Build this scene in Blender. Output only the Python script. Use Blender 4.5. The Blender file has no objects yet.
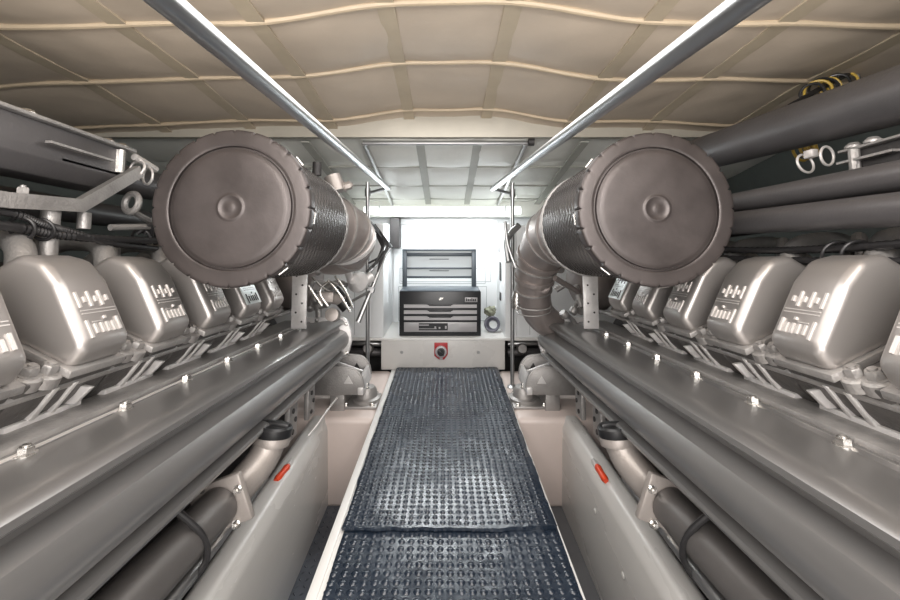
import bpy, bmesh, math, random
from mathutils import Vector, Matrix, noise
random.seed(7)
C = bpy.context.scene.collection
F = 420.0; CX = 445.0; CY = 228.0; CAMZ = 1.0
PI = math.pi

# ---------------------------------------------------------------- materials
def mat(name, col, metal=0.0, rough=0.5, var=0.0, vscale=6.0, bump=0.0, bscale=40.0, rvar=0.0, stretch=None, coat=0.0, spec=None):
    m = bpy.data.materials.new(name); m.use_nodes = True
    nt = m.node_tree; N = nt.nodes; L = nt.links
    b = N['Principled BSDF']
    b.inputs['Base Color'].default_value = (*col, 1)
    b.inputs['Metallic'].default_value = metal
    b.inputs['Roughness'].default_value = rough
    if coat: b.inputs['Coat Weight'].default_value = coat; b.inputs['Coat Roughness'].default_value = .15
    if spec is not None: b.inputs['Specular IOR Level'].default_value = spec
    if var or bump or rvar:
        tc = N.new('ShaderNodeTexCoord'); mp = N.new('ShaderNodeMapping')
        L.new(tc.outputs['Object'], mp.inputs['Vector'])
        if stretch: mp.inputs['Scale'].default_value = stretch
    if var or rvar:
        n = N.new('ShaderNodeTexNoise'); n.inputs['Scale'].default_value = vscale; n.inputs['Detail'].default_value = 5; n.inputs['Roughness'].default_value = .6
        L.new(mp.outputs[0], n.inputs['Vector'])
        if var:
            r = N.new('ShaderNodeMapRange'); r.inputs[1].default_value = .25; r.inputs[2].default_value = .75
            r.inputs[3].default_value = 1 - var; r.inputs[4].default_value = 1 + var
            L.new(n.outputs['Fac'], r.inputs[0])
            x = N.new('ShaderNodeVectorMath'); x.operation = 'SCALE'; x.inputs[0].default_value = col
            L.new(r.outputs[0], x.inputs['Scale']); L.new(x.outputs[0], b.inputs['Base Color'])
        if rvar:
            r2 = N.new('ShaderNodeMapRange'); r2.inputs[1].default_value = .25; r2.inputs[2].default_value = .75
            r2.inputs[3].default_value = max(.03, rough - rvar); r2.inputs[4].default_value = rough + rvar
            L.new(n.outputs['Fac'], r2.inputs[0]); L.new(r2.outputs[0], b.inputs['Roughness'])
    if bump:
        n2 = N.new('ShaderNodeTexNoise'); n2.inputs['Scale'].default_value = bscale; n2.inputs['Detail'].default_value = 4
        L.new(mp.outputs[0], n2.inputs['Vector'])
        bp = N.new('ShaderNodeBump'); bp.inputs['Strength'].default_value = bump; bp.inputs['Distance'].default_value = .01
        L.new(n2.outputs['Fac'], bp.inputs['Height']); L.new(bp.outputs[0], b.inputs['Normal'])
    return m

M = dict(
    paint=mat('engine_paint', (.30, .292, .288), .75, .30),
    cover=mat('cover_paint', (.42, .395, .38), .7, .36),
    head=mat('head_gap_shade', (.11, .104, .10), .5, .42, .2, 14, .25, 90, .1),  # shade of the gaps under the covers put into the head colour
    cast=mat('cast_metal', (.36, .345, .335), .6, .45, .18, 14, .25, 120, .1),
    light=mat('pale_cast', (.70, .68, .67), .35, .38, .12, 20, .15, 120, .1),
    letter=mat('letter_paint', (.66, .63, .61), .45, .4),
    bolt=mat('zinc_bolt', (.70, .68, .65), .95, .25, .1, 60),
    dark=mat('dark_engine', (.045, .042, .042), .3, .55, .3, 12, .2, 80),
    brown=mat('filter_cap_paint', (.064, .054, .052), .45, .38, .30, 6, .04, 60, .10),
    mesh=mat('filter_mesh', (.030, .026, .024), .5, .30, .15, 20),
    elbow=mat('elbow_paint', (.33, .29, .275), .6, .36, .15, 8, .1, 90, .1),
    pipe=mat('grey_pipe', (.095, .090, .092), .35, .42, .12, 5, .08, 120, .1),
    oilpipe=mat('oil_pipe_paint', (.15, .14, .135), .5, .4, .1, 6),
    neck=mat('neck_paint', (.40, .36, .335), .45, .42, .1, 8, .1, 150),
    chrome=mat('chrome', (.46, .48, .50), 1.0, .30),
    steel=mat('steel', (.42, .42, .42), .9, .3),
    black=mat('black_plastic', (.015, .015, .016), 0, .35),
    hose=mat('black_hose', (.022, .021, .022), 0, .42, .2, 40),
    rubber=mat('mat_rubber', (.014, .022, .036), 0.0, .27, .25, 6, .25, 30, .09, None, .15, .8),
    cream=mat('ceiling_vinyl', (.56, .47, .375), 0, .5, .10, 2.2, .25, 9, .1),
    seam=mat('seam_vinyl', (.47, .38, .27), 0, .5, .12, 5, .2, 30),
    strap=mat('strap_vinyl', (.50, .42, .31), 0, .55, .1, 5, .15, 30),
    glow=mat('pipe_glow', (.9, .92, .9), 0, .3),
    stepv=mat('step_vinyl', (.40, .37, .31), 0, .5, .1, 5, .2, 12),
    white_v=mat('hatch_vinyl', (.70, .70, .65), 0, .4, .08, 3, .35, 8, .1),  # same vinyl as the front; bright light at the back put into its colour
    strap_g=mat('hatch_strap', (.36, .36, .32), 0, .5, .1, 5),
    gelcoat=mat('gelcoat', (.60, .585, .565), 0, .28, .06, 3, 0, 20, .06, (1, .3, 1)),
    pink=mat('girder_paint', (.62, .53, .49), 0, .38, .08, 3, .0, 14, .1),
    deck=mat('white_deck', (.74, .73, .71), 0, .35, .05, 4),
    white=mat('white_lacquer', (.82, .84, .85), 0, .3),
    panelseam=mat('panel_gap', (.40, .42, .43), 0, .6),
    tread=mat('tread_plate', (.10, .11, .13), .6, .35, .2, 12),
    bilge=mat('bilge_grey', (.10, .10, .105), 0, .6, .2, 4),
    hull=mat('hull_dark', (.085, .10, .095), 0, .7, .2, 3),
    tb_black=mat('toolbox_black', (.02, .021, .024), .1, .3),
    tb_top=mat('toolbox_top', (.075, .09, .105), .2, .35),
    tb_grey=mat('toolbox_grey', (.42, .41, .42), .35, .4),
    tb_lid=mat('toolbox_tray', (.50, .54, .56), .2, .4),
    red=mat('red_plastic', (.42, .02, .025), 0, .35),
    redo=mat('red_valve_handle', (.75, .07, .02), 0, .35),
    yellow=mat('yellow_cable', (.50, .34, .06), 0, .4),
    olive=mat('olive_rag', (.22, .23, .17), 0, .8, .3, 30),
    purple=mat('slate_hose', (.10, .10, .13), 0, .35, .2, 20),
    plate=mat('name_plate', (.75, .80, .80), .2, .3),
)

M['glow'].node_tree.nodes['Principled BSDF'].inputs['Emission Color'].default_value = (.93, 1, .96, 1)
M['glow'].node_tree.nodes['Principled BSDF'].inputs['Emission Strength'].default_value = .8  # added glow, so the white pipe lights the hatch from below

# ---------------------------------------------------------------- helpers
def link(o): C.objects.link(o); return o
def root(name, label, cat, loc, group=None):
    o = bpy.data.objects.new(name, None); link(o); o.location = loc; o.empty_display_size = .05
    o['label'] = label; o['category'] = cat
    if group: o['group'] = group
    return o
def topof(o):
    while o.parent: o = o.parent
    return o
def obj(name, bm, m, parent=None, xf=None, label=None, cat=None, kind=None, group=None, sharp=35, loc=None):
    """world-space bmesh (after xf) -> one mesh object, stored relative to its thing's base"""
    if xf is not None:
        bm.transform(xf)
        if xf.determinant() < 0: bmesh.ops.reverse_faces(bm, faces=bm.faces[:])
    base = Vector((0, 0, 0))
    if parent is not None: base = topof(parent).location.copy()
    elif loc is not None: base = Vector(loc)
    elif bm.verts and kind != 'structure':
        xs = [v.co for v in bm.verts]
        base = Vector(((min(v.x for v in xs)+max(v.x for v in xs))/2, (min(v.y for v in xs)+max(v.y for v in xs))/2, min(v.z for v in xs)))
    bm.transform(Matrix.Translation(-base))
    me = bpy.data.meshes.new(name); bm.to_mesh(me); bm.free()
    ms = m if isinstance(m, (list, tuple)) else [m]
    for k in ms: me.materials.append(k)
    for p in me.polygons: p.use_smooth = True
    me.set_sharp_from_angle(angle=math.radians(sharp))
    o = bpy.data.objects.new(name, me); link(o)
    if parent is not None:
        o.parent = parent
    else: o.location = base
    if label: o['label'] = label
    if cat: o['category'] = cat
    if kind: o['kind'] = kind
    if group: o['group'] = group
    return o
def struct(name, bm, m, label=None, parent=None, sharp=35):
    return obj(name, bm, m, parent, None, label, None, 'structure', None, sharp)

def nb(): return bmesh.new()
def box(bm, x0, x1, y0, y1, z0, z1, bev=0, seg=2):
    vs = [bm.verts.new((x, y, z)) for x in (x0, x1) for y in (y0, y1) for z in (z0, z1)]
    fs = [(0,1,3,2), (4,6,7,5), (0,4,5,1), (2,3,7,6), (0,2,6,4), (1,5,7,3)]
    ff = [bm.faces.new([vs[i] for i in f]) for f in fs]
    if bev:
        es = list({e for f in ff for e in f.edges})
        bmesh.ops.bevel(bm, geom=es, offset=bev, segments=seg, affect='EDGES', profile=.5)
    return bm
def bx(*a, **k): return box(nb(), *a, **k)
def prism(bm, prof, y0, y1, bev=0, seg=3, axis='Y', capbev=True):
    """closed profile in the plane across axis, extruded along it"""
    def P(a, b, t):
        return {'Y': (a, t, b), 'X': (t, a, b), 'Z': (a, b, t)}[axis]
    A = [bm.verts.new(P(a, b, y0)) for a, b in prof]; B = [bm.verts.new(P(a, b, y1)) for a, b in prof]
    n = len(prof); ff = [bm.faces.new(A), bm.faces.new(B[::-1])]
    for i in range(n): ff.append(bm.faces.new([A[i], B[i], B[(i+1) % n], A[(i+1) % n]]))
    bmesh.ops.recalc_face_normals(bm, faces=ff)
    if bev:
        es = list({e for f in ff for e in f.edges})
        if not capbev: es = [e for e in es if abs(e.verts[0].co.y - e.verts[1].co.y) > 1e-6]
        bmesh.ops.bevel(bm, geom=es, offset=bev, segments=seg, affect='EDGES', profile=.5)
    return bm
def smooth_path(pts, n=6, extra=None):
    P = [Vector(p) for p in pts]; out = []; ex = []
    for i in range(len(P)-1):
        p0 = P[max(i-1, 0)]; p1 = P[i]; p2 = P[i+1]; p3 = P[min(i+2, len(P)-1)]
        for k in range(n):
            t = k/n
            out.append(.5*((2*p1)+(-p0+p2)*t+(2*p0-5*p1+4*p2-p3)*t*t+(-p0+3*p1-3*p2+p3)*t**3))
            if extra: ex.append(extra[i]*(1-t)+extra[i+1]*t)
    out.append(P[-1])
    if extra: ex.append(extra[-1]); return out, ex
    return out
def tube(bm, pts, r, seg=12, smooth=0, closed=False, caps=True):
    rr = r if isinstance(r, (list, tuple)) else None
    if smooth:
        if rr: pts, rr = smooth_path(pts, smooth, list(rr))
        else: pts = smooth_path(pts, smooth)
    P = [Vector(p) for p in pts]; n = len(P)
    if not rr: rr = [r]*n
    def tang(i):
        if closed: return (P[(i+1) % n]-P[i-1]).normalized()
        return (P[min(i+1, n-1)]-P[max(i-1, 0)]).normalized()
    t = tang(0); up = Vector((0, 0, 1)) if abs(t.z) < .9 else Vector((1, 0, 0))
    u = t.cross(up).normalized(); rings = []
    for i in range(n):
        t = tang(i); u = (u - t*u.dot(t)).normalized(); w = t.cross(u)
        rings.append([bm.verts.new(P[i]+(u*math.cos(a)+w*math.sin(a))*rr[i]) for a in [2*PI*k/seg for k in range(seg)]])
    ff = []
    for i in range(n if closed else n-1):
        A = rings[i]; B = rings[(i+1) % n]
        for k in range(seg): ff.append(bm.faces.new([A[k], A[(k+1) % seg], B[(k+1) % seg], B[k]]))
    if caps and not closed:
        ff.append(bm.faces.new(rings[0][::-1])); ff.append(bm.faces.new(rings[-1]))
    return bm
def tb(*a, **k): return tube(nb(), *a, **k)
def ring(bm, c, axis, R, r, seg=24, s2=8):
    axis = Vector(axis).normalized(); u = axis.orthogonal().normalized(); w = axis.cross(u); c = Vector(c)
    return tube(bm, [c+(u*math.cos(a)+w*math.sin(a))*R for a in [2*PI*k/seg for k in range(seg)]], r, s2, closed=True)
def lathe(bm, prof, c, axis=(0, 1, 0), seg=48, rf=None):
    """prof: (radius, along axis); rf(r, a, theta) may alter the radius"""
    axis = Vector(axis).normalized(); u = axis.orthogonal().normalized(); w = axis.cross(u); c = Vector(c); rows = []
    for (r, a) in prof:
        if r < 1e-6: rows.append([bm.verts.new(c+axis*a)]); continue
        row = []
        for k in range(seg):
            th = 2*PI*k/seg; q = rf(r, a, k) if rf else r
            row.append(bm.verts.new(c+axis*a+(u*math.cos(th)+w*math.sin(th))*q))
        rows.append(row)
    ff = []
    for A, B in zip(rows, rows[1:]):
        for k in range(seg):
            k2 = (k+1) % seg
            if len(A) == 1: ff.append(bm.faces.new([A[0], B[k2], B[k]]))
            elif len(B) == 1: ff.append(bm.faces.new([A[k], A[k2], B[0]]))
            else: ff.append(bm.faces.new([A[k], A[k2], B[k2], B[k]]))
    bmesh.ops.recalc_face_normals(bm, faces=ff)
    return bm
def hexbolt(bm, c, axis, r=.012, h=.012, washer=True):
    ax = Vector(axis).normalized(); c = Vector(c)
    if washer: lathe(bm, [(0, 0), (r*1.35, 0), (r*1.35, h*.2), (0, h*.2)], c, ax, 20)
    lathe(bm, [(0, h*.2), (r, h*.2), (r, h*1.0), (r*.86, h*1.2), (0, h*1.2)], c, ax, 6)
    lathe(bm, [(0, h*1.2), (r*.5, h*1.2), (r*.5, h*1.45), (0, h*1.45)], c, ax, 12)
    return bm
def W(px, py, d):
    return Vector(((px-CX)/F*d, d, CAMZ-(py-CY)/F*d))

# ---------------------------------------------------------------- the room
# pillowed vinyl ceiling: longitudinal straps and transverse seams
def crown(x): return .058*(.5+.5*math.cos(PI*min(1, max(0, abs(x)-.12)/.5)))
prof = [(-.9, .66), (.4, .64), (.85, .615), (1.2, .595), (1.58, .575), (2.02, .525), (2.12, .50)]
def czz(y):
    for (a, p), (b, q) in zip(prof, prof[1:]):
        if y <= b: return p+(q-p)*(y-a)/(b-a)
    return prof[-1][1]
seams_y = [-.9, -.35, .08, .48, .85, 1.2, 1.58, 2.02]
strap_x = [-1.9, -1.36, -.95, -.55, -.175, .202, .60, .99, 1.38, 1.9]
def cell(v, edges):
    for a, b in zip(edges, edges[1:]):
        if a <= v <= b: return math.sin(PI*(v-a)/(b-a))
    return 0
def strapx(i, y):   # the straps run slightly skewed
    return strap_x[i] + (.045*(y-1.6) if 0 < i < 9 else 0)*strap_x[i]
bm = nb(); nx, ny = 200, 110; grid = []
for j in range(ny+1):
    y = -.9 + 3.02*j/ny; row = []
    ex = [strapx(i, y) for i in range(len(strap_x))]
    for i in range(nx+1):
        x = -1.9 + 3.8*i/nx
        puff = (max(0, cell(x, ex))**.3)*(max(0, cell(y, seams_y))**.3)
        z = czz(y) - .016*puff + .012*noise.noise(Vector((x*2.2, y*2.2, 0))) + .004*noise.noise(Vector((x*9, y*7, 3)))
        z += crown(x)-.05*max(0, abs(x)-.9)**1.5
        row.append(bm.verts.new((x, y, CAMZ+z)))
    grid.append(row)
for j in range(ny):
    for i in range(nx): bm.faces.new([grid[j][i], grid[j+1][i], grid[j+1][i+1], grid[j][i+1]])
ceil = struct('ceiling', bm, M['cream'], 'cream padded vinyl ceiling stitched into panels', sharp=60)
def cz(x, y): return CAMZ+crown(x)+czz(y)+.012*noise.noise(Vector((x*2.2, y*2.2, 0)))-.05*max(0, abs(x)-.9)**1.5
for y in seams_y[1:]:
    pts = [(x, y+.02*noise.noise(Vector((x*1.5, y, 8))), cz(x, y)-.009-.005*noise.noise(Vector((x*4, y, 1)))) for x in [-1.88+3.76*k/60 for k in range(61)]]
    b = tb(pts, .0095, 8)
    bmesh.ops.scale(b, vec=(1, 1, 1), verts=b.verts)
    struct('seam_trim', b, M['seam'], None, ceil)
def ribbon(bm, pts, half, up=(0, 0, 1), th=.006):
    up = Vector(up); P = [Vector(p) for p in pts]; rows = []
    for i, p in enumerate(P):
        t = (P[min(i+1, len(P)-1)]-P[max(i-1, 0)]).normalized(); s = t.cross(up).normalized()
        rows.append([bm.verts.new(p+s*half), bm.verts.new(p-s*half), bm.verts.new(p-s*half-up*th), bm.verts.new(p+s*half-up*th)])
    ff = []
    for A, B in zip(rows, rows[1:]):
        for k in range(4): ff.append(bm.faces.new([A[k], A[(k+1) % 4], B[(k+1) % 4], B[k]]))
    ff.append(bm.faces.new(rows[0])); ff.append(bm.faces.new(rows[-1][::-1]))
    bmesh.ops.recalc_face_normals(bm, faces=ff)
    return bm
for i in range(1, 9):
    pts = [(strapx(i, y), y, cz(strapx(i, y), y)-.006) for y in [-.88+2.98*k/40 for k in range(41)]]
    struct('strap_trim', ribbon(nb(), pts, .026), M['strap'], None, ceil)

# the lower padded hatch beyond, sloping down to the cross beam
H0, H1 = (2.14, .455), (3.32, .185)
def hz(y): return H0[1]+(H1[1]-H0[1])*(y-H0[0])/(H1[0]-H0[0])
bm = nb(); rows = []
hs_y = [2.14, 2.52, 2.86, 3.16, 3.32]; hs_x = [-1.9, -1.1, -.72, -.41, -.13, .17, .41, .72, 1.1, 1.9]
for j in range(61):
    y = H0[0]+(H1[0]-H0[0])*j/60; row = []
    for i in range(161):
        x = -1.9+3.8*i/160
        p = (max(0, cell(x, hs_x))**.5)*(max(0, cell(y, hs_y))**.5)
        row.append(bm.verts.new((x, y, CAMZ+hz(y)-.016*p+.006*noise.noise(Vector((x*5, y*5, 2)))+(0.03 if abs(x) > .43 else 0))))
    rows.append(row)
for j in range(60):
    for i in range(160): bm.faces.new([rows[j][i], rows[j+1][i], rows[j+1][i+1], rows[j][i+1]])
hat = struct('ceiling_far', bm, M['white_v'], 'pale padded ceiling hatch sloping down to the cross beam', sharp=60)
struct('step_trim', bx(-1.9, 1.9, 2.10, 2.15, CAMZ+.455, CAMZ+.62), M['stepv'], None, hat)
for x in (-.13, .17, -.72, .72):
    struct('strap_trim', ribbon(nb(), [(x, y, CAMZ+hz(y)-.004) for y in [2.16+1.12*k/20 for k in range(21)]], .022), M['strap_g'], None, hat)
for y in hs_y[1:4]:
    struct('seam_trim', tb([(x, y, CAMZ+hz(y)-.002+.004*noise.noise(Vector((x*5, y, 4)))) for x in [-1.4+2.8*k/40 for k in range(41)]], .006, 6), M['strap_g'], None, hat)
# ceiling edge tape at the step (tan) and white roll in front of hatch
struct('seam_trim', tb([(x, 2.13, CAMZ+.515+crown(x)+.012*noise.noise(Vector((x*2.5, 0, 4)))-.025*abs(x)) for x in [-1.4+2.8*k/40 for k in range(41)]], .016, 10), M['seam'], None, ceil)

fr = root('hatch_frame', 'steel frame bars around the pale padded ceiling hatch', 'frame', (0, 2.16, CAMZ+.42))
obj('front_bar', tb([(-.42, 2.15, CAMZ+.435), (.42, 2.15, CAMZ+.435)], .012, 10), M['steel'], fr)
for s in (-1, 1):
    obj('side_bar', tb([(s*.415, 2.15, CAMZ+.43), (s*.41, 3.26, CAMZ+hz(3.26)-.015)], .012, 10), M['steel'], fr)
b = nb(); lathe(b, [(0, -.015), (.02, -.015), (.02, .015), (0, .015)], (.44, 2.15, CAMZ+.44), (1, 0, 0), 20)
obj('hinge', b, M['dark'], fr)

b = nb(); box(b, -1.9, 1.9, 3.30, 3.48, CAMZ+.085, CAMZ+.26, .02)
struct('beam_trim', b, M['white_v'], 'white cross beam above the back alcove')
t = root('glowing_pipe', 'long round white pipe under the cross beam, with added glow', 'lamp', (0, 3.22, CAMZ+.12))
obj('tube', tb([(-.62, 3.22, CAMZ+.135), (.58, 3.22, CAMZ+.135)], .030, 20), M['glow'], t)  # a bright pipe, made to emit like a lamp
for s in (-.5, .46): obj('clip', ring(nb(), (s, 3.22, CAMZ+.135), (1, 0, 0), .034, .006), M['white'], t)

# walls
struct('wall_left', bx(-1.95, -1.9, -.9, 3.5, -.9, 1.75), M['hull'], 'dark hull side behind the left engine')
struct('wall_right', bx(1.9, 1.95, -.9, 3.5, -.9, 1.75), M['hull'], 'dark hull side behind the right engine')
struct('floor_lower', bx(-1.9, 1.9, -.9, 3.5, -.52, -.47), M['bilge'], 'dark sunken bilge floor')
# tread plate in the well, left of the walkway
b = bx(-.62, -.40, .2, 2.2, -.47, -.455)
for j in range(58):
    for i in range(7):
        x = -.60+.03*i; y = .24+.034*j
        if x > -.41: continue
        a = PI/4 if (i+j) % 2 else -PI/4
        c, s = math.cos(a), math.sin(a)
        P = [(x+c*u-s*v, y+s*u+c*v) for u, v in ((.012, 0), (0, .004), (-.012, 0), (0, -.004))]
        top = bm_v = b.verts.new((x, y, -.450))
        vs = [b.verts.new((p[0], p[1], -.455)) for p in P]
        for k in range(4): b.faces.new([vs[k], vs[(k+1) % 4], top])
struct('floor_tread', b, M['tread'], 'tread plate floor in the well beside the walkway')

# walkway deck and its lip
b = nb(); box(b, -.37, .38, -.9, 2.97, -.06, 0, .004)
box(b, -.375, -.345, -.9, 2.95, -.10, .006, .004)
struct('floor', b, M['deck'], 'white raised walkway deck under the black mats')
b = bx(-.372, -.36, -.9, 2.2, -.47, -.05)
struct('trim_1', b, M['gelcoat'], 'walkway side skirt, left')
struct('trim_2', bx(.36, .372, -.9, 2.2, -.47, -.05), M['gelcoat'], 'walkway side skirt, right')
# engine bed girders (rounded) and solid blocks at the far end
def girder(s, name, lab):
    b = nb()
    pr = [(.615, -.48), (.618, -.05), (.64, .0), (.70, .0), (.725, -.03), (.735, -.48)]
    prism(b, [(s*a, z) for a, z in pr], -.9, 2.24, .014, 3, capbev=False)
    return struct(name, b, M['gelcoat'], lab, sharp=50)
g1 = girder(-1, 'trim_3', 'grey engine bed girder left of the walkway')
g2 = girder(1, 'trim_4', 'grey engine bed girder right of the walkway')
for s, n, l in ((-1, 'trim_5', 'pale engine bed block left of the walkway, under the mount'), (1, 'trim_6', 'pale engine bed block right of the walkway, under the mount')):
    b = nb(); x0, x1 = sorted((s*.374, s*.95))
    box(b, x0, x1, 2.21, 2.97, -.48, -.004, .03, 4)
    struct(n, b, M['pink'], l, sharp=50)
    # little stains / fastening blobs on the right girder are kept as small bumps
    if s > 0:
        for y, z in ((1.72, -.16), (1.45, -.20)):
            q = nb(); lathe(q, [(0, -.006), (.012, -.003), (.010, .0), (0, .003)], (.612, y, z), (-1, 0, 0), 12); struct('putty_trim', q, M['gelcoat'], None, g2)
# back: step box, ledge, columns, alcove
ZL = CAMZ-.775
b = nb(); box(b, -.451, .423, 2.96, 3.10, 0.0, ZL-.012, .006)
struct('trim_7', b, M['gelcoat'], 'pale step front below the toolbox with the red switch')
for x in (-.305, .235):
    q = nb(); hexbolt(q, (x, 2.962, .125), (0, -1, 0), .012, .006)
    obj('step_bolt', q, M['steel'], None, label=('small bolt on the step front, %s the red switch' % ('left of' if x < 0 else 'right of')), cat='bolt')
b = nb(); box(b, -1.9, 1.9, 2.955, 3.48, ZL-.018, ZL, .004)
struct('trim_8', b, M['deck'], 'white ledge carrying the toolbox')
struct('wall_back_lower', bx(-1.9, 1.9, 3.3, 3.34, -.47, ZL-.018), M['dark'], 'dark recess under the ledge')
b = nb(); box(b, -1.9, -.52, 2.975, 3.5, ZL, CAMZ+.02, .004); box(b, -.52, -.435, 2.965, 3.5, ZL, CAMZ+.03, .004)
struct('wall_back_left', b, M['white'], 'white back bulkhead left of the alcove')
b = nb(); box(b, .505, 1.9, 2.975, 3.5, ZL, CAMZ+.02, .004); box(b, .425, .505, 2.965, 3.5, ZL, CAMZ+.03, .004)
struct('wall_back_right', b, M['white'], 'white back bulkhead right of the alcove')
struct('wall_back', bx(-1.9, 1.9, 3.47, 3.52, -.47, CAMZ+.3), M['white'], 'white bulkhead at the back of the alcove')
# door panel with inset lines
b = nb(); box(b, -.42, .43, 3.445, 3.47, ZL, CAMZ+.082, .003)
dr = struct('door_1', b, M['white'], 'white panelled locker door behind the toolbox')
def groove(x0, x1, z0, z1):
    q = nb(); y = 3.4435; w = .0022
    box(q, x0-w, x0+w, y, y+.003, z0, z1); box(q, x1-w, x1+w, y, y+.003, z0, z1)
    box(q, x0, x1, y, y+.003, z0-w, z0+w); box(q, x0, x1, y, y+.003, z1-w, z1+w)
    struct('groove_trim', q, M['panelseam'], None, dr)
groove(-.36, .375, CAMZ-.44, CAMZ+.03); groove(-.38, .34, CAMZ-.76, CAMZ-.48); groove(-.37, .33, CAMZ-.33, CAMZ-.455)
q = nb(); lathe(q, [(0, 0), (.009, 0), (.009, .006), (0, .006)], (.02, 3.445, CAMZ-.035), (0, -1, 0), 16); struct('door_knob', q, M['tb_grey'], None, dr)
# panel edges on the left/right bulkheads
for x in (-.64, .60):
    q = bx(x-.0015, x+.0015, 2.972, 2.976, ZL+.02, CAMZ); struct('groove_trim', q, M['panelseam'], None, dr)
# wall sockets on the alcove's right cheek
for k, (y, z, w, h, m) in enumerate(((3.2, -.33, .04, .07, 'black'), (3.28, -.10, .03, .09, 'tb_grey'), (3.2, -.52, .03, .03, 'black'))):
    q = bx(.417, .426, y-w, y+w, CAMZ+z-h, CAMZ+z+h, bev=.003)
    obj('wall_socket', q, M[m], None, label=('large black switch plate on the alcove cheek, middle height', 'tall grey cover plate on the alcove cheek, topmost of three', 'small black switch plate on the alcove cheek, lowest of three')[k], cat='switch plate')
# grey duct corner seen at top left of the alcove
obj('junction_box', bx(-.435, -.36, 3.30, 3.44, CAMZ-.16, CAMZ+.08, bev=.004), M['dark'], None, label='grey box in the upper left corner of the alcove', cat='box')

# ---------------------------------------------------------------- rubber mats
def matmesh(x0, x1, y0, y1, z, pitch, name, lab, th=.010, wob=.01):
    b = nb(); nx = 44; ny = int((y1-y0)/.016); rows = []
    def H(x, y): return z+.0035*noise.noise(Vector((x*5, y*4, 1)))+.0022*noise.noise(Vector((x*14, y*11, 7)))
    def Xe(side, y): return side+wob*noise.noise(Vector((side*3, y*5, 5)))+wob*.4*noise.noise(Vector((side, y*24, 2)))
    def Yw(y, x, e): return y + e*(.012*noise.noise(Vector((x*4, 3, 3)))+.006*noise.noise(Vector((x*20, 1, 3))))
    for j in range(ny+1):
        y = y0+(y1-y0)*j/ny; row = []
        e = 1 if j in (0, ny) else 0
        a, c = Xe(x0, y), Xe(x1, y)
        for i in range(nx+1):
            x = a+(c-a)*i/nx
            zz = H(x, y)
            if i in (0, nx): zz -= .003
            row.append(b.verts.new((x, Yw(y, x, e), zz)))
        rows.append(row)
    for j in range(ny):
        for i in range(nx): b.faces.new([rows[j][i], rows[j][i+1], rows[j+1][i+1], rows[j+1][i]])
    # skirt
    for loop in ([rows[0][i] for i in range(nx+1)], [rows[j][nx] for j in range(ny+1)], [rows[ny][i] for i in range(nx, -1, -1)], [rows[j][0] for j in range(ny, -1, -1)]):
        low = [b.verts.new((v.co.x, v.co.y, z-th)) for v in loop]
        for k in range(len(loop)-1): b.faces.new([loop[k], low[k], low[k+1], loop[k+1]])
    # studs
    n = int((x1-x0-.02)/pitch); r = pitch*.40; h = .0040; seg = 8
    j = 0; y = y0+pitch*.8
    while y < y1-pitch*.5:
        if y > .9:
            for i in range(n+1):
                x = x0+.012+pitch*i+.002*noise.noise(Vector((y*6, i*.1, 0)))
                zc = H(x, y)-.0006
                v0 = [b.verts.new((x+r*math.cos(2*PI*k/seg), y+r*math.sin(2*PI*k/seg), zc)) for k in range(seg)]
                v1 = [b.verts.new((x+r*.78*math.cos(2*PI*k/seg), y+r*.78*math.sin(2*PI*k/seg), zc+h*.8)) for k in range(seg)]
                vt = b.verts.new((x, y, zc+h))
                for k in range(seg):
                    b.faces.new([v0[k], v0[(k+1) % seg], v1[(k+1) % seg], v1[k]]); b.faces.new([v1[k], v1[(k+1) % seg], vt])
        y += pitch
    return obj(name, b, M['rubber'], None, label=lab, cat='floor mat', group='studded mats on the walkway', sharp=70, loc=((x0+x1)/2, (y0+y1)/2, z-th))
matmesh(-.338, .368, 1.375, 2.955, .021, .0265, 'rubber_mat', 'black studded rubber mat running to the step, overlapping the near one', .012)
matmesh(-.332, .372, .3, 1.385, .006, .0305, 'rubber_mat', 'near black studded rubber mat, tucked under the far one', .007, .005)

# ---------------------------------------------------------------- grab rails and stanchions
def rail(name, a, b_, post, lab):
    t = root(name, lab, 'grab rail', (post[0], post[1], 0))
    obj('rail', tb([a, b_], .0155, 20), M['chrome'], t)
    e = Vector(b_)
    q = nb(); bmesh.ops.create_uvsphere(q, u_segments=16, v_segments=8, radius=.0155); q.transform(Matrix.Translation(e)); obj('end_cap', q, M['chrome'], t)
    obj('cross_bar', tb([e, (post[0], post[1], e.z-.03)], .009, 12), M['chrome'], t)
    obj('stanchion', tb([(post[0], post[1], 0.0), (post[0], post[1], e.z+.04)], .0125, 16), M['steel'], t, label='thin grey vertical pole')
    obj('collar', tb([(post[0], post[1], e.z-.05), (post[0], post[1], e.z+.0)], .019, 16), M['steel'], t)
    q = nb(); lathe(q, [(0, 0), (.034, 0), (.034, .006), (.016, .016), (0, .016)], (post[0], post[1], -.004), (0, 0, 1), 24); obj('base', q, M['steel'], t)
rail('grab_rail', (-.296, .0, CAMZ+.25), (-.358, 2.62, CAMZ+.25), (-.488, 2.65), 'chrome overhead grab rail on the left with its thin stanchion')
rail('grab_rail', (.338, .0, CAMZ+.25), (.298, 2.62, CAMZ+.245), (.425, 2.65), 'chrome overhead grab rail on the right with its thin stanchion')

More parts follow.
